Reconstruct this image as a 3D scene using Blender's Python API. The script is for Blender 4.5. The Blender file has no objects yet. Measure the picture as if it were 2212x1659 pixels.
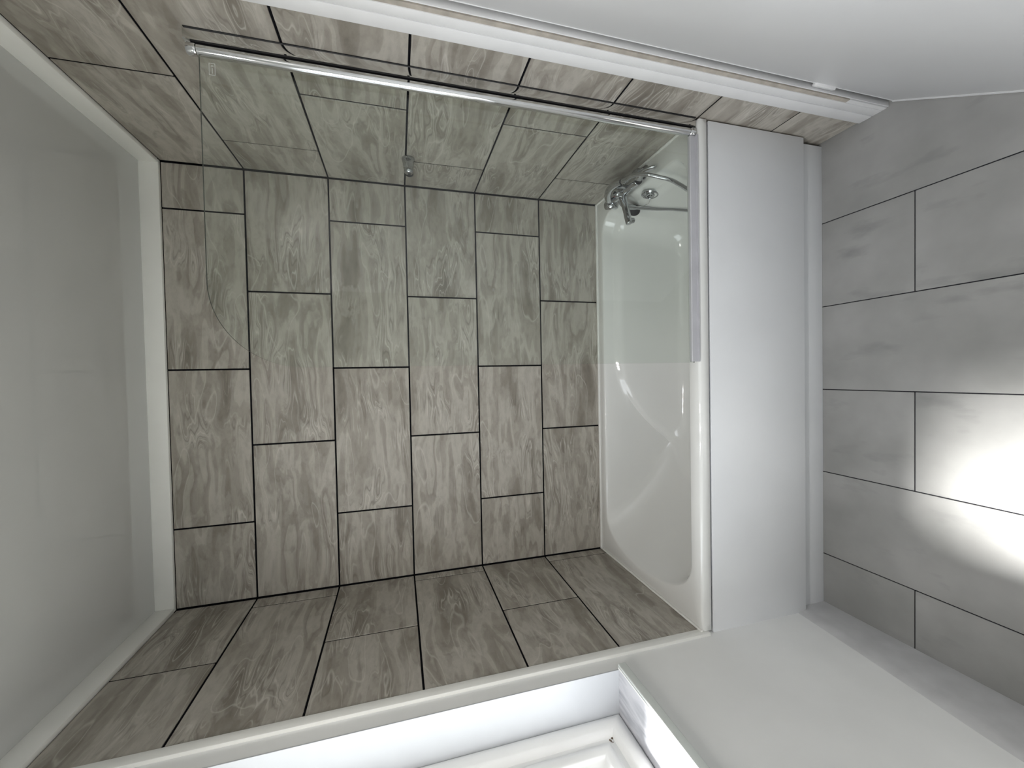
import bpy, bmesh, math, random
from mathutils import Vector, Matrix
random.seed(7)
S = bpy.context.scene
COL = S.collection

# ------------------------------------------------------------------ camera
F_PX = 882.96
PITCH, YAW, ROLL = 0.2720, -0.0209, -0.0254
CAM = Vector((0.8626, -1.8213, 1.5074))
cp, sp, cy_, sy_ = math.cos(PITCH), math.sin(PITCH), math.cos(YAW), math.sin(YAW)
fwd = Vector((sy_*cp, cy_*cp, -sp)); rgt = Vector((cy_, -sy_, 0)); upv = rgt.cross(fwd)
c, s = math.cos(ROLL), math.sin(ROLL)
r2 = c*rgt + s*upv; u2 = -s*rgt + c*upv
cd = bpy.data.cameras.new('camera'); cam = bpy.data.objects.new('camera', cd); COL.objects.link(cam)
X, Y, Z = -u2, r2, -fwd                      # the phone was turned on its side
cam.matrix_world = Matrix(((X.x, Y.x, Z.x, CAM.x), (X.y, Y.y, Z.y, CAM.y), (X.z, Y.z, Z.z, CAM.z), (0, 0, 0, 1)))
cd.sensor_fit = 'HORIZONTAL'; cd.sensor_width = 36.0; cd.lens = F_PX/2212*36.0
cd.clip_start = 0.01; cd.clip_end = 200
S.camera = cam

# ------------------------------------------------------------------ sky, sun, exposure
wld = bpy.data.worlds.new('sky'); S.world = wld; wld.use_nodes = True
bg = wld.node_tree.nodes['Background']
bg.inputs['Color'].default_value = (0.92, 0.955, 1.0, 1); bg.inputs['Strength'].default_value = 2.15
sd = bpy.data.lights.new('sun', 'SUN'); sun = bpy.data.objects.new('sun', sd); COL.objects.link(sun)
sd.energy = 12.0; sd.angle = math.radians(11); sd.color = (1.0, 0.97, 0.93)
sun.rotation_euler = Vector((0.432, -0.12, -1.0)).to_track_quat('-Z', 'Y').to_euler()
pd = bpy.data.lights.new('window_portal', 'AREA'); portal = bpy.data.objects.new('window_portal', pd); COL.objects.link(portal)
pd.shape = 'RECTANGLE'; pd.size = 1.2; pd.size_y = 1.45; pd.cycles.is_portal = True
portal.location = (-0.215, -1.506, 1.53); portal.rotation_euler = (0, -math.pi/2, 0)
S.view_settings.view_transform = 'Standard'; S.view_settings.look = 'None'
S.view_settings.gamma = 1.0; S.view_settings.use_curve_mapping = False
S.view_settings.exposure = 1.20
S.cycles.max_bounces = 14; S.cycles.diffuse_bounces = 8; S.cycles.glossy_bounces = 6
S.cycles.transparent_max_bounces = 16
S.cycles.caustics_reflective = False; S.cycles.caustics_refractive = False
S.cycles.sample_clamp_indirect = 6.0

# ------------------------------------------------------------------ materials
def new_mat(name):
    m = bpy.data.materials.new(name); m.use_nodes = True
    return m, m.node_tree.nodes, m.node_tree.links, m.node_tree.nodes['Principled BSDF']
def plain(name, col, rough=0.5, metal=0.0, spec=0.5, noise=0.0, nscale=8.0, bump=0.0, bscale=60.0, coat=0.0):
    m, n, l, b = new_mat(name)
    b.inputs['Base Color'].default_value = (*col, 1); b.inputs['Roughness'].default_value = rough
    b.inputs['Metallic'].default_value = metal; b.inputs['Specular IOR Level'].default_value = spec
    b.inputs['Coat Weight'].default_value = coat
    tc = n.new('ShaderNodeTexCoord')
    if noise > 0:
        t = n.new('ShaderNodeTexNoise'); t.inputs['Scale'].default_value = nscale; t.inputs['Detail'].default_value = 5
        l.new(tc.outputs['Object'], t.inputs['Vector'])
        r = n.new('ShaderNodeValToRGB')
        r.color_ramp.elements[0].position = 0.3; r.color_ramp.elements[1].position = 0.7
        r.color_ramp.elements[0].color = (*[x*(1-noise) for x in col], 1); r.color_ramp.elements[1].color = (*[min(1, x*(1+noise*0.5)) for x in col], 1)
        l.new(t.outputs['Fac'], r.inputs['Fac']); l.new(r.outputs['Color'], b.inputs['Base Color'])
    if bump > 0:
        t2 = n.new('ShaderNodeTexNoise'); t2.inputs['Scale'].default_value = bscale; t2.inputs['Detail'].default_value = 3
        l.new(tc.outputs['Object'], t2.inputs['Vector'])
        bp = n.new('ShaderNodeBump'); bp.inputs['Strength'].default_value = bump; bp.inputs['Distance'].default_value = 0.01
        l.new(t2.outputs['Fac'], bp.inputs['Height']); l.new(bp.outputs['Normal'], b.inputs['Normal'])
    return m

def stone_tile(name, dark, mid, light, vein):
    """taupe porcelain: wavy strata along the tile's length, pale and dark hairlines, fine mottling"""
    m, n, l, b = new_mat(name)
    def math_(op, a, c=None, clamp=False):
        k = n.new('ShaderNodeMath'); k.operation = op; k.use_clamp = clamp
        for i_, v in enumerate((a, c)):
            if v is None: continue
            if isinstance(v, (int, float)): k.inputs[i_].default_value = v
            else: l.new(v, k.inputs[i_])
        return k.outputs[0]
    tc = n.new('ShaderNodeTexCoord'); oi = n.new('ShaderNodeObjectInfo')
    off = math_('MULTIPLY', oi.outputs['Random'], 53.0)
    cmb = n.new('ShaderNodeCombineXYZ')
    for i_ in range(3): l.new(off, cmb.inputs[i_])
    add = n.new('ShaderNodeVectorMath'); add.operation = 'ADD'
    l.new(tc.outputs['Object'], add.inputs[0]); l.new(cmb.outputs[0], add.inputs[1])
    def noise(vec, sx, sy, scale, detail, rough=0.55):
        mp = n.new('ShaderNodeMapping'); mp.inputs['Scale'].default_value = (sx, sy, 1); l.new(vec, mp.inputs['Vector'])
        t = n.new('ShaderNodeTexNoise'); t.inputs['Scale'].default_value = scale; t.inputs['Detail'].default_value = detail
        t.inputs['Roughness'].default_value = rough; l.new(mp.outputs[0], t.inputs['Vector']); return t
    def warp(vec, scale, amt, detail, sx=1, sy=1):
        w = noise(vec, sx, sy, scale, detail)
        c0 = n.new('ShaderNodeVectorMath'); c0.operation = 'SUBTRACT'; c0.inputs[1].default_value = (0.5, 0.5, 0.5); l.new(w.outputs['Color'], c0.inputs[0])
        sc = n.new('ShaderNodeVectorMath'); sc.operation = 'MULTIPLY'; sc.inputs[1].default_value = amt; l.new(c0.outputs[0], sc.inputs[0])
        a = n.new('ShaderNodeVectorMath'); a.operation = 'ADD'; l.new(vec, a.inputs[0]); l.new(sc.outputs[0], a.inputs[1]); return a.outputs[0]
    v = warp(add.outputs[0], 2.6, (0.22, 0.065, 0.0), 2)
    v = warp(v, 11.0, (0.04, 0.011, 0.0), 3, 0.5, 1.0)
    B = noise(v, 0.8, 5.0, 2.4, 2.5, 0.5).outputs['Fac']
    gate = noise(add.outputs[0], 1.0, 1.4, 4.5, 3).outputs['Fac']
    mott = noise(v, 1.0, 2.2, 22.0, 8, 0.65).outputs['Fac']
    patch = noise(v, 1.6, 3.6, 3.6, 4, 0.5).outputs['Fac']
    def ramp(fac, stops):
        k = n.new('ShaderNodeValToRGB'); e = k.color_ramp.elements
        while len(e) < len(stops): e.new(0.5)
        for el, (p_, c_) in zip(e, stops):
            el.position = p_; el.color = (*c_, 1) if len(c_) == 3 else c_
        l.new(fac, k.inputs['Fac']); return k.outputs['Color']
    mixc = lambda a, t: tuple(x*(1-t)+y*t for x, y in zip(*a))
    c1 = ramp(B, [(0.28, dark), (0.39, mixc((dark, mid), .55)), (0.405, mid), (0.48, mixc((mid, light), .25)), (0.492, mixc((mid, light), .85)), (0.56, light), (0.575, mixc((mid, light), .2)), (0.64, mixc((dark, mid), .6)), (0.655, mixc((mid, light), .6)), (0.74, light)])
    strata = math_('SINE', math_('MULTIPLY', B, 115.0))
    g1 = ramp(gate, [(0.50, (0, 0, 0)), (0.62, (1, 1, 1))])
    dl = math_('MULTIPLY', math_('POWER', math_('MAXIMUM', strata, 0.0), 6.0), g1)
    ll = math_('MULTIPLY', math_('POWER', math_('MAXIMUM', math_('MULTIPLY', strata, -1.0), 0.0), 9.0), g1)
    def mix(fac, a, col, k=1.0, blend='MIX'):
        x = n.new('ShaderNodeMix'); x.data_type = 'RGBA'; x.blend_type = blend
        f = math_('MULTIPLY', fac, k, True); l.new(f, x.inputs['Factor']); l.new(a, x.inputs['A'])
        if isinstance(col, tuple): x.inputs['B'].default_value = (*col, 1)
        else: l.new(col, x.inputs['B'])
        return x.outputs['Result']
    col = mix(ramp(patch, [(0.555, (0, 0, 0)), (0.585, (1, 1, 1))]), c1, light, 0.45)
    col = mix(ramp(patch, [(0.39, (1, 1, 1)), (0.42, (0, 0, 0))]), col, dark, 0.35)
    col = mix(dl, col, tuple(x*0.72 for x in dark), 0.55)
    col = mix(ll, col, vein, 0.75)
    # a few lone pale veins
    H = noise(v, 0.7, 3.4, 3.1, 1.0).outputs['Fac']
    vn = ramp(H, [(0.572, (0, 0, 0)), (0.580, (1, 1, 1)), (0.588, (0, 0, 0))])
    col = mix(vn, col, vein, 0.6)
    one = n.new('ShaderNodeRGB'); 
    mcol = ramp(mott, [(0.30, (0.80, 0.79, 0.78)), (0.52, (1.0, 1.0, 1.0)), (0.72, (1.10, 1.10, 1.10))]); n.remove(one)
    x = n.new('ShaderNodeMix'); x.data_type = 'RGBA'; x.blend_type = 'MULTIPLY'; x.inputs['Factor'].default_value = 0.85
    l.new(col, x.inputs['A']); l.new(mcol, x.inputs['B'])
    l.new(x.outputs['Result'], b.inputs['Base Color'])
    b.inputs['Roughness'].default_value = 0.45; b.inputs['Specular IOR Level'].default_value = 0.3
    bp = n.new('ShaderNodeBump'); bp.inputs['Strength'].default_value = 0.10; bp.inputs['Distance'].default_value = 0.003
    l.new(B, bp.inputs['Height']); l.new(bp.outputs['Normal'], b.inputs['Normal'])
    return m

def concrete_tile(name, base, dark):
    m, n, l, b = new_mat(name)
    tc = n.new('ShaderNodeTexCoord'); oi = n.new('ShaderNodeObjectInfo')
    sc = n.new('ShaderNodeMath'); sc.operation = 'MULTIPLY'; sc.inputs[1].default_value = 37.0; l.new(oi.outputs['Random'], sc.inputs[0])
    cmb = n.new('ShaderNodeCombineXYZ'); l.new(sc.outputs[0], cmb.inputs[0]); l.new(sc.outputs[0], cmb.inputs[1])
    add = n.new('ShaderNodeVectorMath'); add.operation = 'ADD'; l.new(tc.outputs['Object'], add.inputs[0]); l.new(cmb.outputs[0], add.inputs[1])
    def nz(scale, detail, sx=1, sy=1):
        mp = n.new('ShaderNodeMapping'); mp.inputs['Scale'].default_value = (sx, sy, 1); l.new(add.outputs[0], mp.inputs['Vector'])
        t = n.new('ShaderNodeTexNoise'); t.inputs['Scale'].default_value = scale; t.inputs['Detail'].default_value = detail
        l.new(mp.outputs[0], t.inputs['Vector']); return t
    a = nz(4.0, 8); d = nz(9.0, 9, 0.6, 1.5)
    r = n.new('ShaderNodeValToRGB'); r.color_ramp.elements[0].position = 0.32; r.color_ramp.elements[1].position = 0.66
    r.color_ramp.elements[0].color = (*[x*0.80 for x in base], 1); r.color_ramp.elements[1].color = (*[x*1.10 for x in base], 1)
    l.new(a.outputs['Fac'], r.inputs['Fac'])
    r2_ = n.new('ShaderNodeValToRGB'); r2_.color_ramp.elements[0].position = 0.58; r2_.color_ramp.elements[1].position = 0.80
    r2_.color_ramp.elements[0].color = (0, 0, 0, 1); r2_.color_ramp.elements[1].color = (1, 1, 1, 1)
    l.new(d.outputs['Fac'], r2_.inputs['Fac'])
    mv = n.new('ShaderNodeMix'); mv.data_type = 'RGBA'; mv.inputs['B'].default_value = (*dark, 1)
    l.new(r2_.outputs['Color'], mv.inputs['Factor']); l.new(r.outputs['Color'], mv.inputs['A'])
    l.new(mv.outputs['Result'], b.inputs['Base Color'])
    b.inputs['Roughness'].default_value = 0.38; b.inputs['Specular IOR Level'].default_value = 0.4
    return m

def pale_marble(name):
    m, n, l, b = new_mat(name)
    tc = n.new('ShaderNodeTexCoord')
    mp = n.new('ShaderNodeMapping'); mp.inputs['Scale'].default_value = (9, 1.6, 1); mp.inputs['Rotation'].default_value = (0, 0, 0.25)
    l.new(tc.outputs['Object'], mp.inputs['Vector'])
    t = n.new('ShaderNodeTexNoise'); t.inputs['Scale'].default_value = 3.5; t.inputs['Detail'].default_value = 8; t.inputs['Distortion'].default_value = 0.6
    l.new(mp.outputs[0], t.inputs['Vector'])
    r = n.new('ShaderNodeValToRGB'); r.color_ramp.elements[0].position = 0.36; r.color_ramp.elements[1].position = 0.6
    r.color_ramp.elements[0].color = (0.36, 0.37, 0.40, 1); r.color_ramp.elements[1].color = (0.60, 0.60, 0.63, 1)
    l.new(t.outputs['Fac'], r.inputs['Fac']); l.new(r.outputs['Color'], b.inputs['Base Color'])
    b.inputs['Roughness'].default_value = 0.3
    return m

def thin_glass(name, tint, ior=1.5, rough=0.0):
    m, n, l, b = new_mat(name)
    n.remove(b); out = n['Material Output']
    tr = n.new('ShaderNodeBsdfTransparent'); tr.inputs['Color'].default_value = (*tint, 1)
    gl = n.new('ShaderNodeBsdfGlossy'); gl.inputs['Roughness'].default_value = rough; gl.inputs['Color'].default_value = (1, 1, 1, 1)
    fr = n.new('ShaderNodeFresnel'); fr.inputs['IOR'].default_value = ior
    geo = n.new('ShaderNodeNewGeometry')
    inv = n.new('ShaderNodeMath'); inv.operation = 'SUBTRACT'; inv.inputs[0].default_value = 1.0
    l.new(geo.outputs['Backfacing'], inv.inputs[1])
    mul = n.new('ShaderNodeMath'); mul.operation = 'MULTIPLY'; l.new(fr.outputs[0], mul.inputs[0]); l.new(inv.outputs[0], mul.inputs[1])
    mix = n.new('ShaderNodeMixShader'); l.new(mul.outputs[0], mix.inputs[0]); l.new(tr.outputs[0], mix.inputs[1]); l.new(gl.outputs[0], mix.inputs[2])
    l.new(mix.outputs[0], out.inputs['Surface'])
    return m

M = {}
M['tile'] = stone_tile('taupe_stone_tile', (0.220, 0.197, 0.168), (0.332, 0.306, 0.268), (0.440, 0.414, 0.370), (0.57, 0.545, 0.50))
M['floor_tile'] = concrete_tile('grey_concrete_tile', (0.31, 0.308, 0.302), (0.20, 0.20, 0.20))
M['grout'] = plain('black_grout', (0.006, 0.006, 0.008), 0.9, noise=0.3, nscale=40, spec=0.1)
M['floor_grout'] = plain('dark_floor_grout', (0.022, 0.022, 0.028), 0.9, noise=0.3, nscale=40, spec=0.1)
M['ceiling'] = plain('gloss_white_ceiling', (0.56, 0.565, 0.555), 0.03, spec=1.0, noise=0.03, nscale=2)
M['cove'] = plain('white_cove_plastic', (0.88, 0.88, 0.85), 0.35, noise=0.03, nscale=6)
M['paint'] = plain('white_wall_paint', (0.83, 0.835, 0.83), 0.42, noise=0.04, nscale=5, bump=0.02, bscale=25)
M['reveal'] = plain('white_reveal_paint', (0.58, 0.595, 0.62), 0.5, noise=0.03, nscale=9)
M['door'] = plain('white_door_gloss', (0.80, 0.80, 0.81), 0.28, noise=0.03, nscale=3, bump=0.10, bscale=6)
M['wood_paint'] = plain('white_gloss_woodwork', (0.80, 0.80, 0.81), 0.35, noise=0.05, nscale=10, bump=0.04, bscale=30)
M['bare_filler'] = plain('bare_beige_filler', (0.46, 0.42, 0.37), 0.85, noise=0.25, nscale=30)
M['skirting'] = plain('worn_skirting', (0.56, 0.56, 0.57), 0.35, noise=0.10, nscale=14)
M['acrylic'] = plain('white_bath_acrylic', (0.76, 0.765, 0.755), 0.06, noise=0.02, nscale=4, coat=0.3)
M['panel'] = plain('white_panel_laminate', (0.74, 0.755, 0.78), 0.33, noise=0.03, nscale=5)
M['sealant'] = plain('white_silicone', (0.82, 0.82, 0.80), 0.45, noise=0.05, nscale=30)
M['chrome'] = plain('polished_chrome', (0.80, 0.81, 0.82), 0.08, metal=1.0, noise=0.04, nscale=20)
M['steel'] = plain('brushed_aluminium', (0.80, 0.80, 0.79), 0.06, metal=1.0, noise=0.05, nscale=8)
M['tap_chrome'] = plain('tap_chrome', (0.50, 0.51, 0.525), 0.07, metal=1.0, noise=0.04, nscale=20)
M['glass_edge'] = plain('dark_glass_edge', (0.045, 0.060, 0.052), 0.15, noise=0.1, nscale=20)
M['rubber'] = plain('black_rubber', (0.010, 0.010, 0.012), 0.55, noise=0.2, nscale=40)
M['seal'] = plain('grey_translucent_seal', (0.48, 0.48, 0.51), 0.35, noise=0.08, nscale=12)
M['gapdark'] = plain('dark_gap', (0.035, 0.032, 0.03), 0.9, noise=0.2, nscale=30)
M['upvc'] = plain('white_upvc', (0.84, 0.84, 0.83), 0.3, noise=0.03, nscale=10)
M['sill'] = pale_marble('pale_marbled_sill')
M['nose'] = plain('pale_sill_edge', (0.72, 0.76, 0.74), 0.25, noise=0.04, nscale=20)
M['glass'] = thin_glass('screen_glass', (0.950, 0.970, 0.953))
M['window_glass'] = thin_glass('window_glass', (0.97, 0.98, 0.98))
M['etch'] = plain('etched_mark', (0.62, 0.64, 0.62), 0.8, noise=0.05, nscale=30)
M['red'] = plain('red_dot', (0.25, 0.01, 0.02), 0.4, noise=0.1); M['blue'] = plain('blue_dot', (0.02, 0.07, 0.16), 0.4, noise=0.1)
m, n, l, b = new_mat('lit_lamp_lens'); M['lens'] = m
b.inputs['Base Color'].default_value = (0.9, 0.88, 0.85, 1); b.inputs['Emission Color'].default_value = (1.0, 0.93, 0.84, 1); b.inputs['Emission Strength'].default_value = 30.0
M['paving'] = plain('pale_paving', (0.22, 0.22, 0.20), 0.9, noise=0.2, nscale=1.5)

# ------------------------------------------------------------------ helpers
ORG = {}
def org(parent):
    return ORG.get(parent.name, Vector((0, 0, 0))) if parent else Vector((0, 0, 0))
def link(o, parent):
    COL.objects.link(o)
    if parent:
        o.parent = parent; ORG[o.name] = org(parent)
    return o
def tag(o, label, cat=None, group=None, kind=None):
    o['label'] = label
    if cat: o['category'] = cat
    if group: o['group'] = group
    if kind: o['kind'] = kind
    return o
def thing(name, loc, label, cat, group=None, kind=None):
    o = bpy.data.objects.new(name, None); o.empty_display_size = 0.05; o.location = loc
    COL.objects.link(o); ORG[o.name] = Vector(loc)
    return tag(o, label, cat, group, kind)
def from_bm(name, bm, mat, parent=None, smooth=None):
    o0 = org(parent)
    if o0.length > 0: bmesh.ops.translate(bm, verts=bm.verts, vec=-o0)
    bmesh.ops.recalc_face_normals(bm, faces=bm.faces)
    me = bpy.data.meshes.new(name); bm.to_mesh(me); bm.free()
    me.materials.append(M[mat])
    if smooth is not None:
        for p in me.polygons: p.use_smooth = True
        if smooth > 0:
            b2 = bmesh.new(); b2.from_mesh(me)
            for ed in b2.edges:
                if len(ed.link_faces) == 2 and ed.calc_face_angle(0) > math.radians(smooth): ed.smooth = False
            b2.to_mesh(me); b2.free()
    return link(bpy.data.objects.new(name, me), parent)
def add_box(bm, lo, hi, bev=0.0, seg=1):
    lo = Vector(lo); hi = Vector(hi)
    g = bmesh.ops.create_cube(bm, size=1.0)
    vs = g['verts']
    for v in vs:
        v.co = Vector([lo[i] if v.co[i] < 0 else hi[i] for i in range(3)])
    if bev > 0:
        es = list({e for v in vs for e in v.link_edges})
        bmesh.ops.bevel(bm, geom=es, offset=bev, segments=seg, affect='EDGES', profile=0.5)
def box(name, lo, hi, mat, parent=None, bev=0.0, seg=1):
    bm = bmesh.new(); add_box(bm, lo, hi, bev, seg)
    return from_bm(name, bm, mat, parent, 40 if (bev > 0 and seg > 1) else None)
def boxes(name, lst, mat, parent=None, bev=0.0):
    bm = bmesh.new()
    for lo, hi in lst: add_box(bm, lo, hi, bev)
    return from_bm(name, bm, mat, parent)
def frames(pts):
    n = len(pts); T = []
    for i in range(n):
        a = pts[max(0, i-1)]; b = pts[min(n-1, i+1)]; T.append((b-a).normalized())
    ref = Vector((0, 0, 1)) if abs(T[0].z) < 0.9 else Vector((1, 0, 0))
    u = (ref - T[0]*ref.dot(T[0])).normalized(); out = []
    for t in T:
        u = (u - t*u.dot(t)).normalized(); out.append((t, u, t.cross(u)))
    return out
def add_tube(bm, pts, rad, seg=16, cap=True, flat=1.0):
    pts = [Vector(p) for p in pts]; fr = frames(pts); rings = []
    for i, (p, (t, u, w)) in enumerate(zip(pts, fr)):
        r = rad[i] if isinstance(rad, (list, tuple)) else rad
        rings.append([bm.verts.new(p + u*(r*math.cos(2*math.pi*k/seg)) + w*(r*flat*math.sin(2*math.pi*k/seg))) for k in range(seg)])
    for a, b in zip(rings, rings[1:]):
        for k in range(seg): bm.faces.new((a[k], a[(k+1) % seg], b[(k+1) % seg], b[k]))
    if cap:
        bm.faces.new(rings[0][::-1]); bm.faces.new(rings[-1])
def tube(name, pts, rad, mat, parent=None, seg=16, flat=1.0, smooth=50):
    bm = bmesh.new(); add_tube(bm, pts, rad, seg, True, flat)
    return from_bm(name, bm, mat, parent, smooth)
def lathe(name, base, axis, prof, mat, parent=None, seg=24, smooth=40):
    """prof: (distance along axis, radius)"""
    axis = Vector(axis).normalized(); base = Vector(base)
    bm = bmesh.new()
    ref = Vector((0, 0, 1)) if abs(axis.z) < 0.9 else Vector((1, 0, 0))
    u = (ref - axis*ref.dot(axis)).normalized(); w = axis.cross(u)
    rings = []
    for d, r in prof:
        r = max(r, 1e-5)
        rings.append([bm.verts.new(base + axis*d + u*(r*math.cos(2*math.pi*k/seg)) + w*(r*math.sin(2*math.pi*k/seg))) for k in range(seg)])
    for a, b in zip(rings, rings[1:]):
        for k in range(seg): bm.faces.new((a[k], a[(k+1) % seg], b[(k+1) % seg], b[k]))
    bm.faces.new(rings[0][::-1]); bm.faces.new(rings[-1])
    return from_bm(name, bm, mat, parent, smooth)
def catmull(P, n=8):
    P = [Vector(p) for p in P]; Q = [P[0]*2-P[1]] + P + [P[-1]*2-P[-2]]; out = []
    for i in range(1, len(Q)-2):
        a, b, c_, d = Q[i-1:i+3]
        for k in range(n):
            t = k/n
            out.append(0.5*((2*b) + (c_-a)*t + (2*a-5*b+4*c_-d)*t*t + (3*b-a-3*c_+d)*t**3))
    out.append(P[-1]); return out
def resample(pts, step):
    out = [pts[0]]; acc = 0.0
    for a, b in zip(pts, pts[1:]):
        L = (b-a).length; d = step-acc
        while d <= L:
            out.append(a.lerp(b, d/L)); d += step
        acc = (acc+L) % step
    return out

# ------------------------------------------------------------------ room dimensions (metres)
W = 1.686                     # between the tiled end walls
ZTILE = 2.337; ZCEIL = 2.398
RIM = 0.558
ROW = [2.065-0.303*i for i in range(7)]          # joints downward
NEAR = -2.55
G = 0.0064                    # joint width
TH = 0.009                    # tile thickness

# ------------------------------------------------------------------ shell
def structure(o, label, cat): return tag(o, label, cat, None, 'structure')
floor = box('floor', (-0.25, NEAR-0.1, -0.10), (W+1.2, 0.15, -0.0025), 'floor_grout')
structure(floor, 'grey concrete-look tiled floor in front of the bath', 'floor')
ceiling = box('ceiling', (-0.25, NEAR-0.1, ZCEIL), (W+1.2, 0.15, ZCEIL+0.08), 'ceiling')
structure(ceiling, 'glossy white ceiling above the tiled walls', 'ceiling')
wall_back = box('wall_back', (-0.25, 0.0025, -0.002), (W+1.2, 0.12, ZCEIL), 'grout')
structure(wall_back, 'long taupe tiled wall behind the bath with black joints', 'wall')
# left wall with window opening
WY0, WY1, WZ0, WZ1 = -0.762, -2.25, 0.885, 2.15
XP = -0.006                   # painted face
wall_left = boxes('wall_left', [((-0.22, -0.683, -0.002), (-0.0025, 0.0025, ZCEIL)),
                                ], 'grout')
structure(wall_left, 'short end wall beside the window, tiled above the bath and white below', 'wall')
boxes('painted_plaster', [((-0.22, WY0, -0.002), (XP, -0.684, ZCEIL)),
                          ((-0.22, WY1, -0.002), (XP, WY0, WZ0)),
                          ((-0.22, WY1, WZ1), (XP, WY0, ZCEIL)),
                          ((-0.22, NEAR, -0.002), (XP, WY1, ZCEIL))], 'paint', wall_left)['label'] = 'smooth white painted plaster around the window'
wall_right = boxes('wall_right', [((W+0.0025, -0.885, -0.002), (W+0.12, 0.0025, ZCEIL))], 'grout')
structure(wall_right, 'taupe tiled end wall at the tap end by the door', 'wall')
boxes('painted_plaster', [((W+0.004, -1.80, 2.02), (W+0.12, -0.886, ZCEIL)), ((W+0.004, NEAR, -0.002), (W+0.12, -1.80, ZCEIL))], 'paint', wall_right)
wf = box('wall_front', (-0.22, NEAR-0.1, -0.002), (W+1.2, NEAR, ZCEIL), 'paint'); structure(wf, 'white painted wall behind the viewer', 'wall')
wh = boxes('wall_hall', [((W+1.1, NEAR, -0.002), (W+1.2, 0.0, ZCEIL))], 'paint'); structure(wh, 'plain hallway wall beyond the open door', 'wall')
ground = box('ground', (-40, -30, -3.1), (-0.6, 30, -3.0), 'paving'); structure(ground, 'pale paving far below outside the window', 'ground')

# ------------------------------------------------------------------ wall tiles
TM = {}
def tile_mesh(L, H, mat):
    key = (round(L, 4), round(H, 4), mat)
    if key not in TM:
        bm = bmesh.new(); add_box(bm, (-L/2, -H/2, -TH), (L/2, H/2, 0), 0.0009)
        bmesh.ops.recalc_face_normals(bm, faces=bm.faces)
        me = bpy.data.meshes.new('tile'); bm.to_mesh(me); bm.free(); me.materials.append(M[mat]); TM[key] = me
    return TM[key]
def place_tile(parent, centre, ex, ey, ez, L, H, mat='tile'):
    o = bpy.data.objects.new('tile', tile_mesh(L, H, mat)); COL.objects.link(o); o.parent = parent
    j = random.uniform(-0.0004, 0.0004); p = Vector(centre) + Vector(ez)*j
    ex, ey, ez = Vector(ex), Vector(ey), Vector(ez)
    o.matrix_local = Matrix(((ex.x, ey.x, ez.x, p.x), (ex.y, ey.y, ez.y, p.y), (ex.z, ey.z, ez.z, p.z), (0, 0, 0, 1)))
    return o
def tile_row(parent, kind, a0, a1, joints, z0, z1):
    """tiles of one course between a0 and a1 (a0 < a1) split at joints"""
    cuts = [a0] + sorted(j for j in joints if a0+0.004 < j < a1-0.004) + [a1]
    for p, q in zip(cuts, cuts[1:]):
        lo = p + (G/2 if p != a0 else 0); hi = q - (G/2 if q != a1 else 0)
        if hi-lo < 0.004: continue
        m, zc = (lo+hi)/2, (z0+z1)/2
        if kind == 'back': place_tile(parent, (m, 0, zc), (1, 0, 0), (0, 0, 1), (0, -1, 0), hi-lo, z1-z0)
        if kind == 'right': place_tile(parent, (W, m, zc), (0, -1, 0), (0, 0, 1), (-1, 0, 0), hi-lo, z1-z0)
        if kind == 'left': place_tile(parent, (0, m, zc), (0, 1, 0), (0, 0, 1), (1, 0, 0), hi-lo, z1-z0)
zb = [ZTILE-0.002] + ROW + [0.0]           # course boundaries, 8 courses
odd = [1.512, 0.909, 0.306]; even = [1.213, 0.610]
RJ = [[-0.503, -1.106], [-0.200, -0.803], [-0.509], [-0.204], [-0.511], [-0.206], [-0.509], [-0.206]]
LJ = [[-0.378], [-0.069], [-0.373], [-0.050], [-0.373], [-0.055]]
for i in range(8):
    z1 = zb[i] - (G/2 if i else 0); z0 = zb[i+1] + G/2
    if i == 7: z0 = 0.003
    if i < 6:
        tile_row(wall_back, 'back', G*0.8, W-G*0.8, odd if i % 2 == 0 else even, z0, z1)
        tile_row(wall_left, 'left', -0.682, -G*0.8, LJ[i], z0, z1)
    tile_row(wall_right, 'right', -0.806, -G*0.8, RJ[i], z0, z1)
# floor tiles: 30 x 60 running towards the bath, half bond
FJ = [1.999, 1.697, 1.395, 1.0925, 0.790, 0.4865, 0.182, -0.121]
for i in range(1, len(FJ)-1):
    x1, x0 = FJ[i]-0.0015, FJ[i+1]+0.0015
    if i == 1: x1 = 1.81
    if i == len(FJ)-2: x0 = -0.03
    y = 0.0; cuts = [-0.60]
    k = -0.957 if i % 2 == 0 else -0.657
    while k > NEAR: cuts.append(k); k -= 0.6035
    cuts.append(NEAR)
    for a, b in zip(cuts, cuts[1:]):
        L = (a-b)-0.003
        place_tile(floor, ((x0+x1)/2, (a+b)/2, 0), (0, 1, 0), (-1, 0, 0), (0, 0, 1), L, x1-x0, 'floor_tile')

# ------------------------------------------------------------------ cove strips, tile trim, skirting
bm = bmesh.new()
t = box('trim_1', (0.0, -0.014, ZTILE), (W, 0.002, ZCEIL+0.001), 'cove', None, 0.002, 2); structure(t, 'white plastic strip between the back wall tiles and ceiling', 'trim')
t = box('trim_2', (-0.004, -0.90, ZTILE), (0.014, -0.0145, ZCEIL+0.001), 'cove', None, 0.002, 2); structure(t, 'white plastic strip above the window-side wall tiles', 'trim')
t = box('trim_3', (W-0.014, -0.90, ZTILE), (W+0.002, -0.0145, ZCEIL+0.001), 'cove', None, 0.002, 2); structure(t, 'white plastic strip above the tap-end wall tiles', 'trim')
bm.free()
t = box('trim_4', (XP-0.004, -0.713, 0.535), (0.0035, -0.6835, ZTILE), 'cove', None, 0.002, 2); structure(t, 'narrow cream edging strip where the wall tiles stop beside the window', 'trim')
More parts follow.
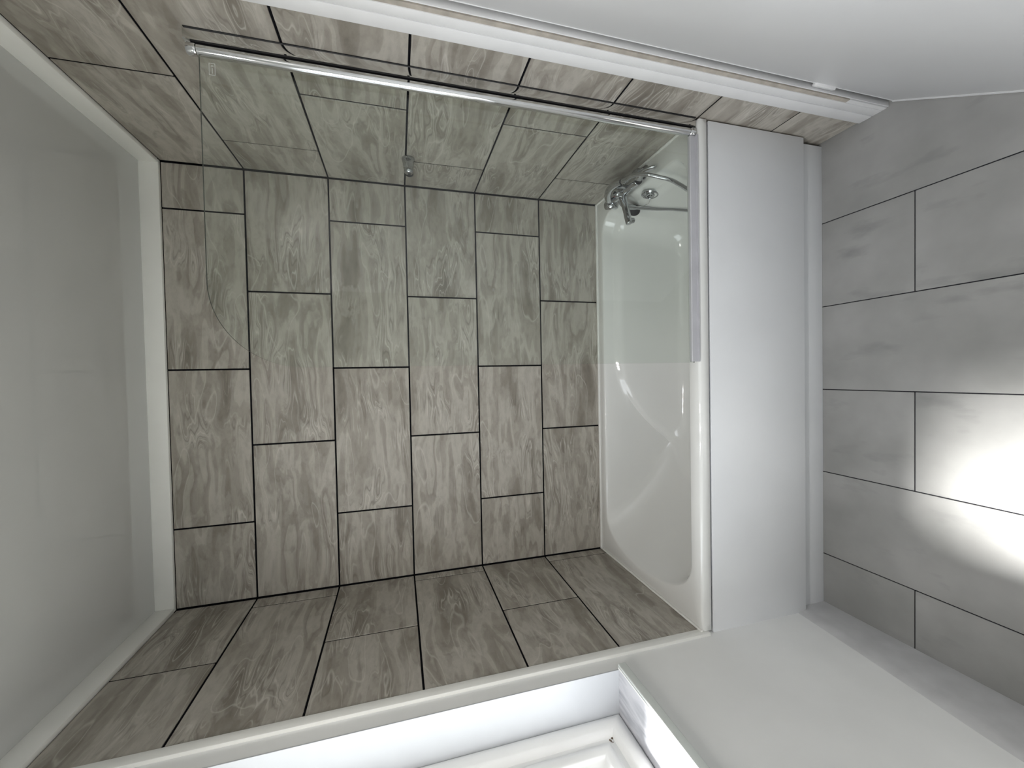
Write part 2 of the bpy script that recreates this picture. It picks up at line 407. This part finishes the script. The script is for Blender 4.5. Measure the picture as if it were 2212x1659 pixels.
# skirting under the window
bm = bmesh.new()
ys = [-0.672, -0.92, -1.20, -1.30, NEAR]; zt = [0.148, 0.172, 0.205, 0.212, 0.22]
prof = []
for y, z in zip(ys, zt):
    prof.append([bm.verts.new(v) for v in ((XP-0.01, y, -0.001), (0.001, y, 0.0), (0.001, y, z-0.045), (0.0008, y, z-0.040), (XP+0.004, y, z-0.012), (XP-0.001, y, z), (XP-0.01, y, z))])
for a, b in zip(prof, prof[1:]):
    for k in range(7): bm.faces.new((a[k], a[(k+1) % 7], b[(k+1) % 7], b[k]))
bm.faces.new(prof[0]); bm.faces.new(prof[-1][::-1])
bl = from_bm('baseboard_left', bm, 'skirting', None, 35); structure(bl, 'worn white skirting board along the wall under the window', 'baseboard')

# ------------------------------------------------------------------ window
win = thing('window_1', (-0.15, (WY0+WY1)/2, 0.905), 'white plastic window in a deep white recess', 'window', None, 'structure')
def sweep_rect(name, prof, mat, y0, y1, z0, z1, x, parent):
    """mitred frame: prof = (inset, height towards the room)"""
    bm = bmesh.new(); corners = []
    for u, h in prof:
        corners.append([bm.verts.new((x+h, yy, zz)) for yy, zz in ((y0-u, z0+u), (y1+u, z0+u), (y1+u, z1-u), (y0-u, z1-u))])
    n = len(prof)
    for i in range(n):
        a, b = corners[i], corners[(i+1) % n]
        for k in range(4): bm.faces.new((a[k], a[(k+1) % 4], b[(k+1) % 4], b[k]))
    return from_bm(name, bm, mat, parent, 50)
SILL = 0.905
arc = [(0.000+0.046*k/10, 0.002+0.018*math.sin(math.pi*(0.12+0.80*k/10))) for k in range(11)]
sweep_rect('outer_frame', [(0.0, -0.05)] + arc + [(0.050, -0.006), (0.064, -0.008), (0.066, -0.05)], 'upvc', WY0, WY1, SILL, WZ1, -0.146, win)
arc2 = [(0.066+0.030*k/8, -0.004+0.012*math.sin(math.pi*(0.2+0.7*k/8))) for k in range(9)]
sweep_rect('sash', [(0.066, -0.05)] + arc2 + [(0.100, -0.012), (0.118, -0.020), (0.120, -0.05)], 'upvc', WY0, WY1, SILL, WZ1, -0.150, win)
box('pane', (-0.188, WY1+0.112, SILL+0.112), (-0.182, WY0-0.112, WZ1-0.112), 'window_glass', win)
sb = box('sill_board', (-0.20, WY1, WZ0-0.001), (0.004, WY0, SILL), 'sill', win); sb['label'] = 'pale marbled window sill'
box('sill_edge', (0.004, WY1, WZ0-0.004), (0.012, WY0+0.002, SILL+0.001), 'nose', sb, 0.003, 3)
box('sill_bead', (-0.002, WY1, SILL-0.0005), (0.003, WY0, SILL+0.0012), 'sealant', sb)
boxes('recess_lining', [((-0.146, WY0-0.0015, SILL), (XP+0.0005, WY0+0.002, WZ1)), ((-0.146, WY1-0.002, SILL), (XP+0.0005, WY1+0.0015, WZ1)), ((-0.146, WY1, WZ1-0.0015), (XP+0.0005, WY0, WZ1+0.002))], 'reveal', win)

bm = bmesh.new()
for k in range(26):
    t_ = random.random(); q = 0.050+0.060*t_*t_
    cpt = Vector((-0.1525-0.006*(q > 0.066), WY0-q+random.gauss(0, 0.0022), SILL+q+random.gauss(0, 0.0022)))
    g = bmesh.ops.create_icosphere(bm, subdivisions=1, radius=random.uniform(0.0008, 0.0022), matrix=Matrix.Translation(cpt))
M['mould'] = plain('brown_mould', (0.12, 0.075, 0.045), 0.9, noise=0.3, nscale=60)
mo = from_bm('mould_specks', bm, 'mould', win); mo['kind'] = 'stuff'

# ------------------------------------------------------------------ door and its frame
tf = thing('trim_5', (W, -0.85, 0), 'scuffed white door frame post next to the tap-end tiles', 'door frame', None, 'structure')
box('lining', (W-0.003, -0.886, 0.0), (W+0.118, -0.8065, 2.05), 'wood_paint', tf, 0.002, 2)
box('bead', (W-0.006, -0.845, 0.004), (W+0.01, -0.8067, 2.05), 'wood_paint', tf, 0.002, 2)
box('bead', (W-0.0055, -0.874, 0.004), (W+0.01, -0.8462, 2.05), 'wood_paint', tf, 0.0015, 2)
box('stop_bead', (W-0.0015, -0.8915, 0.002), (W+0.02, -0.8885, 2.04), 'wood_paint', tf, 0.001, 2)
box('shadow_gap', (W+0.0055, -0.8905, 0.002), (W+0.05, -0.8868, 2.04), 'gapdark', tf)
fl = box('filler_strip', (W-0.0035, -0.8868, 0.16), (W+0.01, -0.8745, 2.05), 'bare_filler', tf); fl['label'] = 'bare beige filler strip with missing paint'
box('lining', (W, -1.80, 0.0), (W+0.118, -1.772, 2.05), 'wood_paint', tf)
box('lining', (W, -1.80, 2.02), (W+0.118, -0.886, 2.05), 'wood_paint', tf)
DH = Vector((W+0.006, -0.899, 0)); DA = math.atan2(0.159, 0.286)
ddir = Vector((-math.sin(DA), -math.cos(DA), 0)); dn = Vector((-math.cos(DA), math.sin(DA), 0))
door = thing('door_1', (DH.x, DH.y, 0), 'white flush door standing ajar into the room', 'door', None, 'structure')
def oriented_box(name, lo, hi, mat, parent, bev=0.0, seg=2):
    bm = bmesh.new(); add_box(bm, lo, hi, bev, seg)
    for v in bm.verts: v.co = DH + ddir*v.co.x + dn*v.co.y + Vector((0, 0, v.co.z))
    return from_bm(name, bm, mat, parent, 40)
oriented_box('leaf', (0.006, -0.044, 0.006), (0.86, -0.004, 2.0), 'door', door, 0.002)
for hz in (0.285, 1.72):
    h = oriented_box('hinge', (-0.004, -0.009, hz-0.038), (0.012, 0.004, hz+0.038), 'wood_paint', door, 0.003)
oriented_box('paint_ridge', (0.003, -0.012, 0.003), (0.0075, -0.003, 2.0), 'wood_paint', door, 0.001)
hr_ = oriented_box('rose', (0.785, -0.004, 0.985), (0.833, 0.003, 1.033), 'chrome', door, 0.002)
hl = tube('lever_handle', [DH+ddir*0.809+dn*0.0+Vector((0, 0, 1.009)), DH+ddir*0.809+dn*0.045+Vector((0, 0, 1.009)), DH+ddir*0.795+dn*0.053+Vector((0, 0, 1.009)), DH+ddir*0.70+dn*0.053+Vector((0, 0, 1.009))], 0.009, 'chrome', door, 16)
# wavy paint line along the foot of the door
bm = bmesh.new(); pts = []
for k in range(60):
    u = 0.002+0.85*k/59; pts.append((u, 0.010+0.004*random.random()))
va = [bm.verts.new(DH+ddir*u+dn*(-0.0015)+Vector((0, 0, 0.0015+0.003*random.random()))) for u, h in pts]
vb = [bm.verts.new(DH+ddir*u+dn*(-0.0035)+Vector((0, 0, h))) for u, h in pts]
vc = [bm.verts.new(DH+ddir*u+dn*(-0.006)+Vector((0, 0, h))) for u, h in pts]
for k in range(59):
    bm.faces.new((va[k], va[k+1], vb[k+1], vb[k])); bm.faces.new((vb[k], vb[k+1], vc[k+1], vc[k]))
from_bm('paint_drip_edge', bm, 'door', door)

# ------------------------------------------------------------------ bath
bath = thing('bathtub', (W/2, -0.35, 0), 'white acrylic bathtub along the tiled back wall', 'bathtub')
N = 128
def outline(x0, x1, yf, yb, lx, lc, rr):
    """left end half ellipse (depth lx, centre lc), right end rounded corners rr; N points, counter-clockwise"""
    P = []
    n1, n2 = 40, 12                       # left ellipse, right corners
    ns = (N - n1 - 2*n2)//3               # back, right, front sides
    rest = N - n1 - 2*n2 - 2*ns
    for k in range(n1):                    # left end from back edge round to the front edge
        a = math.pi/2 + math.pi*k/n1
        cx = x0+lx; ry = (yb-lc) if math.sin(a) >= 0 else (lc-yf)
        ca, sa = math.cos(a), math.sin(a); e = 0.92
        P.append((cx+lx*math.copysign(abs(ca)**e, ca), lc+ry*math.copysign(abs(sa)**e, sa)))
    for k in range(ns): P.append((x0+lx+(x1-rr-x0-lx)*k/ns, yf))
    for k in range(n2):
        a = -math.pi/2+math.pi/2*k/n2; P.append((x1-rr+rr*math.cos(a), yf+rr+rr*math.sin(a)))
    for k in range(ns): P.append((x1, yf+rr+(yb-yf-2*rr)*k/ns))
    for k in range(n2):
        a = math.pi/2*k/n2; P.append((x1-rr+rr*math.cos(a), yb-rr+rr*math.sin(a)))
    for k in range(rest): P.append((x1-rr-(x1-rr-x0-lx)*k/rest, yb))
    return P
OX0, OX1, OY0, OY1 = 0.004, W-0.004, -0.701, -0.004
def to_rect(P, ins):
    cx, cy = 0.83, -0.35; out = []
    x0, x1, y0, y1 = OX0+ins, OX1-ins, OY0+ins, OY1-ins
    for x, y in P:
        dx, dy = x-cx, y-cy; tt = 1e9
        if dx > 0: tt = min(tt, (x1-cx)/dx)
        if dx < 0: tt = min(tt, (x0-cx)/dx)
        if dy > 0: tt = min(tt, (y1-cy)/dy)
        if dy < 0: tt = min(tt, (y0-cy)/dy)
        out.append([cx+dx*tt, cy+dy*tt])
    for qx, qy in ((x0, y0), (x1, y0), (x1, y1), (x0, y1)):
        i = min(range(N), key=lambda k: (out[k][0]-qx)**2+(out[k][1]-qy)**2); out[i] = [qx, qy]
    return out
def sm(a, b, x):
    t = max(0, min(1, (x-a)/(b-a))); return t*t*(3-2*t)
base = outline(0.056, 1.603, -0.646, -0.062, 0.155, -0.34, 0.085)
bm = bmesh.new(); rings = []
def ring(P, z): rings.append([bm.verts.new((x, y, z(x, y) if callable(z) else z)) for x, y in P])
ring(to_rect(base, 0.003), 0.520); ring(to_rect(base, 0.0), 0.5225); ring(to_rect(base, 0.0), 0.549); ring(to_rect(base, 0.003), 0.5555); ring(to_rect(base, 0.009), RIM)
ring(outline(0.048, 1.611, -0.654, -0.054, 0.157, -0.34, 0.090), RIM)
ring(outline(0.0535, 1.6055, -0.6485, -0.0595, 0.155, -0.34, 0.086), RIM-0.002)
ring(base, RIM-0.008)
ring(outline(0.064, 1.597, -0.641, -0.067, 0.165, -0.34, 0.085), 0.532)
fA = lambda x: max(0.506-1.6*max(0.0, 0.95-x)**2, 0.212)
ring(outline(0.125, 1.595, -0.638, -0.070, 0.185, -0.34, 0.085), lambda x, y: 0.532+(fA(x)-0.532)*0.34)
ring(outline(0.225, 1.5925, -0.635, -0.073, 0.21, -0.34, 0.085), lambda x, y: 0.532+(fA(x)-0.532)*0.68)
ring(outline(0.325, 1.590, -0.632, -0.076, 0.23, -0.34, 0.085), lambda x, y: fA(x))
ring(outline(0.336, 1.582, -0.621, -0.087, 0.23, -0.34, 0.085), lambda x, y: fA(x)-0.006)
ring(outline(0.350, 1.576, -0.611, -0.097, 0.23, -0.34, 0.088), lambda x, y: 0.20+(fA(x)-0.012-0.20)*0.90)
ring(outline(0.375, 1.562, -0.598, -0.110, 0.22, -0.34, 0.095), lambda x, y: 0.195+(fA(x)-0.195)*0.45)
ring(outline(0.400, 1.545, -0.578, -0.130, 0.21, -0.34, 0.11), lambda x, y: 0.187+(fA(x)-0.187)*0.08)
ring(outline(0.440, 1.510, -0.545, -0.163, 0.19, -0.34, 0.12), 0.170)
ring(outline(0.500, 1.45, -0.48, -0.22, 0.12, -0.34, 0.10), 0.163)
for a, b in zip(rings, rings[1:]):
    for k in range(N): bm.faces.new((a[k], a[(k+1) % N], b[(k+1) % N], b[k]))
bm.faces.new(rings[-1])
tub = from_bm('tub', bm, 'acrylic', bath, 60)
boxes('sealant', [((0.0008, -0.012, RIM-0.004), (W-0.0008, -0.0008, RIM+0.005)), ((0.0008, -0.70, RIM-0.004), (0.008, -0.0008, RIM+0.004)), ((W-0.008, -0.68, RIM-0.004), (W-0.0008, -0.0008, RIM+0.004))], 'sealant', bath, 0.0015)['label'] = 'bead of white silicone between bath and tiles'
# overflow rose on the end wall, with chain and plug
OV = Vector((1.586, -0.369, 0.506)); OA = Vector((-1, 0, 0.10))
ovf = lathe('overflow', OV, OA, [(-0.004, 0.034), (0.002, 0.035), (0.006, 0.031), (0.006, 0.027), (0.003, 0.024), (0.003, 0.018), (0.009, 0.0165), (0.010, 0.012), (0.010, 0.001)], 'tap_chrome', bath, 32); ovf['label'] = 'round chrome overflow rose'
for k in range(6):
    a = math.pi*2*k/6
    lathe('overflow_hole', OV+OA.normalized()*0.0098+Vector((0, 0.0095*math.cos(a), 0.0095*math.sin(a))), OA, [(0, 0.0034), (0.0009, 0.0033)], 'rubber', ovf, 10)
tube('chain', catmull([(1.572, -0.352, 0.494), (1.565, -0.33, 0.490), (1.563, -0.305, 0.505), (1.574, -0.275, 0.520)], 6), 0.0014, 'steel', bath, 6)
lathe('plug', (1.5735, -0.243, 0.500), (-0.80, -0.42, 0.45), [(0.0, 0.022), (0.003, 0.0255), (0.008, 0.0255), (0.011, 0.022), (0.011, 0.006)], 'rubber', bath, 28)['label'] = 'black rubber plug'
# front panel
pb = box('side_panel', (XP-0.002, -0.7005, 0.112), (W-0.006, -0.684, 0.514), 'panel', bath, 0.0015, 2); pb['label'] = 'flat white bath side panel'
pb = box('plinth', (XP-0.002, -0.679, 0.0), (W-0.012, -0.664, 0.125), 'panel', bath, 0.001, 2); pb['label'] = 'set-back white plinth at the floor'

# ------------------------------------------------------------------ shower screen
SY = -0.689
scr = thing('shower_screen', (1.64, SY, RIM), 'hinged glass shower screen with chrome post standing on the bath edge', 'shower screen')
ZG0, ZG1 = 0.570, 1.938
XG0, XG1 = 0.894, 1.640; RC = 0.207
pts = [(XG1, ZG0), (XG1, ZG1)]
for k in range(33):
    a = math.pi/2+math.pi/2*k/32; pts.append((XG0+RC+RC*math.cos(a), ZG1-RC+RC*math.sin(a)))
pts.append((XG0, ZG0))
bm = bmesh.new()
fa = [bm.verts.new((x, SY-0.003, z)) for x, z in pts]; fb = [bm.verts.new((x, SY+0.003, z)) for x, z in pts]
bm.faces.new(fa); bm.faces.new(fb[::-1])
for k in range(len(pts)): bm.faces.new((fa[k], fb[k], fb[(k+1) % len(pts)], fa[(k+1) % len(pts)]))
glass = from_bm('glass_panel', bm, 'glass', scr)
glass.data.materials.append(M['glass_edge'])
for p in glass.data.polygons:
    if len(p.vertices) == 4: p.material_index = 1
# etched safety mark: small upright rectangle with two arcs
mk = []
mx0, mx1, mz0, mz1 = 1.585, 1.612, 1.905, 1.917
yy = SY-0.0035
mk += [((mx0, yy, mz0), (mx1, yy+0.0004, mz0+0.0009)), ((mx0, yy, mz1), (mx1, yy+0.0004, mz1+0.0009)), ((mx0, yy, mz0), (mx0+0.0009, yy+0.0004, mz1)), ((mx1, yy, mz0), (mx1+0.0009, yy+0.0004, mz1+0.0009)),
       ((mx1-0.007, yy, mz0+0.003), (mx1-0.0062, yy+0.0004, mz1-0.003)), ((mx1-0.005, yy, mz0+0.004), (mx1-0.0042, yy+0.0004, mz1-0.004)), ((mx0+0.004, yy, mz0+0.0055), (mx1-0.010, yy+0.0004, mz0+0.0065))]
boxes('safety_mark', mk, 'etch', glass)
ZP0, ZP1 = 0.562, 1.958
tube('hinge_post', [(1.640, SY, ZP0+0.02), (1.640, SY, ZP1-0.018)], 0.0125, 'chrome', scr, 40)
for z0, z1 in ((ZP1-0.016, ZP1+0.004), (ZP0, ZP0+0.018)):
    lathe('end_cap', (1.640, SY, z0), (0, 0, 1), [(0, 0.0132), (0.002, 0.0138), (z1-z0-0.003, 0.0138), (z1-z0, 0.0115), (z1-z0, 0.001)], 'chrome', scr, 32)
box('gasket', (1.6525, SY-0.010, ZP0+0.01), (1.6568, SY+0.006, ZP1-0.006), 'rubber', scr)['label'] = 'black rubber gasket'
wc = box('wall_channel', (1.6568, SY-0.0085, ZP0-0.002), (W-0.0005, SY+0.010, ZP1+0.010), 'steel', scr, 0.0012, 2); wc['label'] = 'polished aluminium wall channel'
box('channel_shadow_gap', (W-0.0022, SY-0.0100, ZP0-0.002), (W-0.0003, SY-0.0080, ZP1+0.008), 'rubber', wc)  # black strip standing in for the shadow gap between channel and tiles
box('channel_lip', (1.6562, SY-0.0105, ZP0), (1.6590, SY-0.008, ZP1+0.002), 'steel', wc)
bs = boxes('bottom_seal', [((XG0+0.003, SY-0.007, RIM+0.002), (XG1-0.012, SY+0.007, ZG0+0.012))], 'seal', scr, 0.002); bs['label'] = 'grey translucent wiper seal under the glass'
box('drip_fin', (XG0+0.003, SY-0.0155, RIM+0.0005), (XG1-0.012, SY-0.006, RIM+0.004), 'seal', bs)

# ------------------------------------------------------------------ bath mixer, hand shower, wall holder
mix = thing('bath_mixer', (1.640, -0.335, RIM), 'chrome bath mixer tap with lever handles on the bath end', 'tap')
MX, MZ = 1.600, 0.607
tube('body', [(MX, -0.436, MZ-0.003), (MX, -0.428, MZ-0.003), (MX, -0.39, MZ-0.001), (MX, -0.36, MZ), (MX, -0.335, MZ+0.002), (MX, -0.31, MZ), (MX, -0.28, MZ), (MX, -0.245, MZ), (MX, -0.236, MZ)], [0.010, 0.0165, 0.0165, 0.019, 0.0235, 0.019, 0.0165, 0.0165, 0.010], 'tap_chrome', mix, 28)
for y in (-0.412, -0.258):
    tube('pillar', catmull([(MX+0.004, y, MZ), (1.630, y, MZ-0.002), (1.645, y, MZ-0.018), (1.647, y, RIM+0.004)], 5), 0.0135, 'tap_chrome', mix, 20)
    lathe('pillar_flange', (1.647, y, RIM), (0, 0, 1), [(0, 0.026), (0.004, 0.0255), (0.010, 0.017)], 'tap_chrome', mix, 28)
spo = tube('spout', catmull([(MX, -0.330, MZ+0.002), (1.570, -0.333, MZ+0.002), (1.530, -0.341, MZ-0.006), (1.492, -0.345, MZ-0.012), (1.472, -0.348, MZ-0.015), (1.465, -0.349, MZ-0.016)], 5),
     [0.0155]*6 + [0.0145]*5 + [0.0138]*5 + [0.0135]*5 + [0.0135, 0.013, 0.012, 0.009, 0.005], 'tap_chrome', mix, 24)
lathe('aerator', (1.482, -0.347, MZ-0.012), (0, 0, -1), [(0, 0.0105), (0.024, 0.0105), (0.026, 0.009), (0.026, 0.001)], 'tap_chrome', spo, 20)
LR = [0.0165, 0.0165, 0.016, 0.0155, 0.015, 0.0145, 0.014, 0.013, 0.0125, 0.012, 0.012, 0.012, 0.012, 0.012, 0.012, 0.0115, 0.011, 0.010, 0.006]
tube('lever', catmull([(MX+0.002, -0.436, MZ-0.002), (1.608, -0.456, MZ+0.002), (1.616, -0.480, MZ-0.006), (1.618, -0.512, MZ-0.028)], 6), LR, 'tap_chrome', mix, 20, 0.6)
lathe('lever_seam', (MX, -0.4345, MZ-0.003), (0, -1, 0), [(0, 0.0160), (0.003, 0.0160)], 'rubber', mix, 24)
tube('lever', catmull([(MX+0.002, -0.236, MZ), (1.602, -0.218, MZ+0.000), (1.598, -0.203, MZ-0.020), (1.594, -0.194, MZ-0.052)], 6), LR, 'tap_chrome', mix, 20, 0.6)
cr = lathe('diverter', (MX-0.004, -0.335, MZ+0.010), (-0.35, 0, 1), [(0, 0.0185), (0.016, 0.018), (0.026, 0.0165), (0.031, 0.012), (0.032, 0.001)], 'tap_chrome', mix, 28)
lathe('hot_dot', (MX-0.020, -0.326, MZ+0.036), (-0.75, 0.3, 0.7), [(0, 0.004), (0.0012, 0.0036)], 'red', cr, 12)
lathe('cold_dot', (MX-0.022, -0.315, MZ+0.026), (-0.9, 0.5, 0.3), [(0, 0.005), (0.0012, 0.0046)], 'blue', cr, 12)
tube('cradle', [(MX, -0.372, MZ+0.010), (MX-0.006, -0.388, MZ+0.035), (MX-0.010, -0.400, MZ+0.058)], [0.009, 0.009, 0.013], 'tap_chrome', mix, 16)
tube('hose_outlet', [(1.592, -0.285, 0.596), (1.576, -0.280, 0.580), (1.568, -0.277, 0.552)], [0.011, 0.0115, 0.0105], 'tap_chrome', mix, 16)
hs = thing('hand_shower', (1.585, -0.32, RIM), 'chrome hand shower and coiled metal hose arched over the bath mixer', 'hand shower')
tube('handle', catmull([(1.585, -0.440, 0.674), (1.587, -0.405, 0.686), (1.590, -0.365, 0.685), (1.592, -0.322, 0.670), (1.594, -0.275, 0.644), (1.596, -0.235, 0.612)], 6),
     [0.0085+0.0055*min(1, k/14) for k in range(31)], 'tap_chrome', hs, 20)
lathe('head', (1.598, -0.226, 0.607), (-0.55, 0.55, -0.65), [(-0.018, 0.006), (-0.014, 0.016), (-0.006, 0.025), (0.004, 0.029), (0.010, 0.029), (0.012, 0.026), (0.012, 0.001)], 'tap_chrome', hs, 32)
HA = Vector((-0.10, -1, -0.25))
lathe('hose_nut', (1.585, -0.439, 0.6745), HA, [(0, 0.0098), (0.002, 0.0105), (0.022, 0.0100), (0.024, 0.0075)], 'tap_chrome', hs, 16)
lathe('seal_ring', (1.585, -0.437, 0.6748), HA, [(-0.004, 0.0104), (0.0005, 0.0108)], 'rubber', hs, 16)
HP = [(1.583, -0.458, 0.672), (1.580, -0.492, 0.672), (1.573, -0.525, 0.664), (1.560, -0.555, 0.645), (1.547, -0.573, 0.610), (1.535, -0.585, 0.570), (1.520, -0.584, 0.525), (1.508, -0.57, 0.47), (1.485, -0.545, 0.36), (1.455, -0.49, 0.245), (1.435, -0.40, 0.190), (1.418, -0.27, 0.183), (1.427, -0.215, 0.185), (1.462, -0.225, 0.187), (1.505, -0.31, 0.205), (1.545, -0.335, 0.27), (1.562, -0.312, 0.35), (1.567, -0.286, 0.42), (1.568, -0.276, 0.49), (1.568, -0.277, 0.552)]
hp = resample(catmull(HP, 14), 0.0021)
hr = [0.0076 if (k % 2) else 0.0064 for k in range(len(hp))]
tube('hose', hp, hr, 'tap_chrome', hs, 10, smooth=0)
tube('hose_cone', [(1.568, -0.277, 0.556), (1.568, -0.2765, 0.520), (1.568, -0.276, 0.512)], [0.0125, 0.0095, 0.008], 'tap_chrome', hs, 16)

hol = thing('shower_holder', (W, -0.215, 1.447), 'small chrome hand shower holder on the tap-end tiles', 'shower holder')
lathe('wall_base', (W, -0.225, 1.450), (-1, 0.0, -0.02), [(0, 0.024), (0.004, 0.0245), (0.010, 0.022), (0.030, 0.019), (0.036, 0.0185)], 'tap_chrome', hol, 28)
cl = lathe('swivel_clip', (W-0.034, -0.225, 1.449), (-1, 0.05, -0.04), [(0, 0.0180), (0.014, 0.0178), (0.020, 0.015), (0.023, 0.010), (0.024, 0.001)], 'tap_chrome', hol, 28)
box('clip_slot', (W-0.0595, -0.231, 1.442), (W-0.045, -0.223, 1.452), 'rubber', cl, 0.001)
lathe('rubber_end', (W-0.040, -0.205, 1.446), (-0.5, 0.8, -0.1), [(0, 0.0155), (0.010, 0.0150), (0.013, 0.012), (0.013, 0.001)], 'rubber', hol, 24)


# ------------------------------------------------------------------ ceiling lamp above and behind the viewer
LAMP_W = 7.5
LX, LY, LZ = 0.42, -1.72, ZCEIL
lamp = thing('ceiling_spotlight', (LX, LY, LZ), 'white ceiling bar with three small lit spotlights', 'ceiling light')
box('bar', (LX-0.20, LY-0.03, LZ-0.022), (LX+0.20, LY+0.03, LZ-0.0005), 'upvc', lamp, 0.004, 2)
ax = Vector((0.15, 0.30, -1)).normalized()
for dx in (-0.15, 0.0, 0.15):
    sh = lathe('spot_head', (LX+dx, LY, LZ-0.022), ax, [(0, 0.012), (0.02, 0.014), (0.03, 0.026), (0.085, 0.031), (0.085, 0.026)], 'chrome', lamp, 20)
    pt = Vector((LX+dx, LY, LZ-0.022))+ax*0.0855
    lathe('lens', pt, ax, [(0, 0.025), (0.001, 0.0245)], 'lens', sh, 20)
    ld = bpy.data.lights.new('spot_bulb', 'SPOT'); lo = bpy.data.objects.new('spot_bulb', ld); COL.objects.link(lo)
    ld.energy = LAMP_W; ld.spot_size = math.radians(165); ld.spot_blend = 0.9; ld.shadow_soft_size = 0.035; ld.color = (1.0, 0.97, 0.93)
    lo.parent = lamp; lo.location = pt + ax*0.006 - ORG[lamp.name]; lo.rotation_euler = ax.to_track_quat('-Z', 'Y').to_euler()
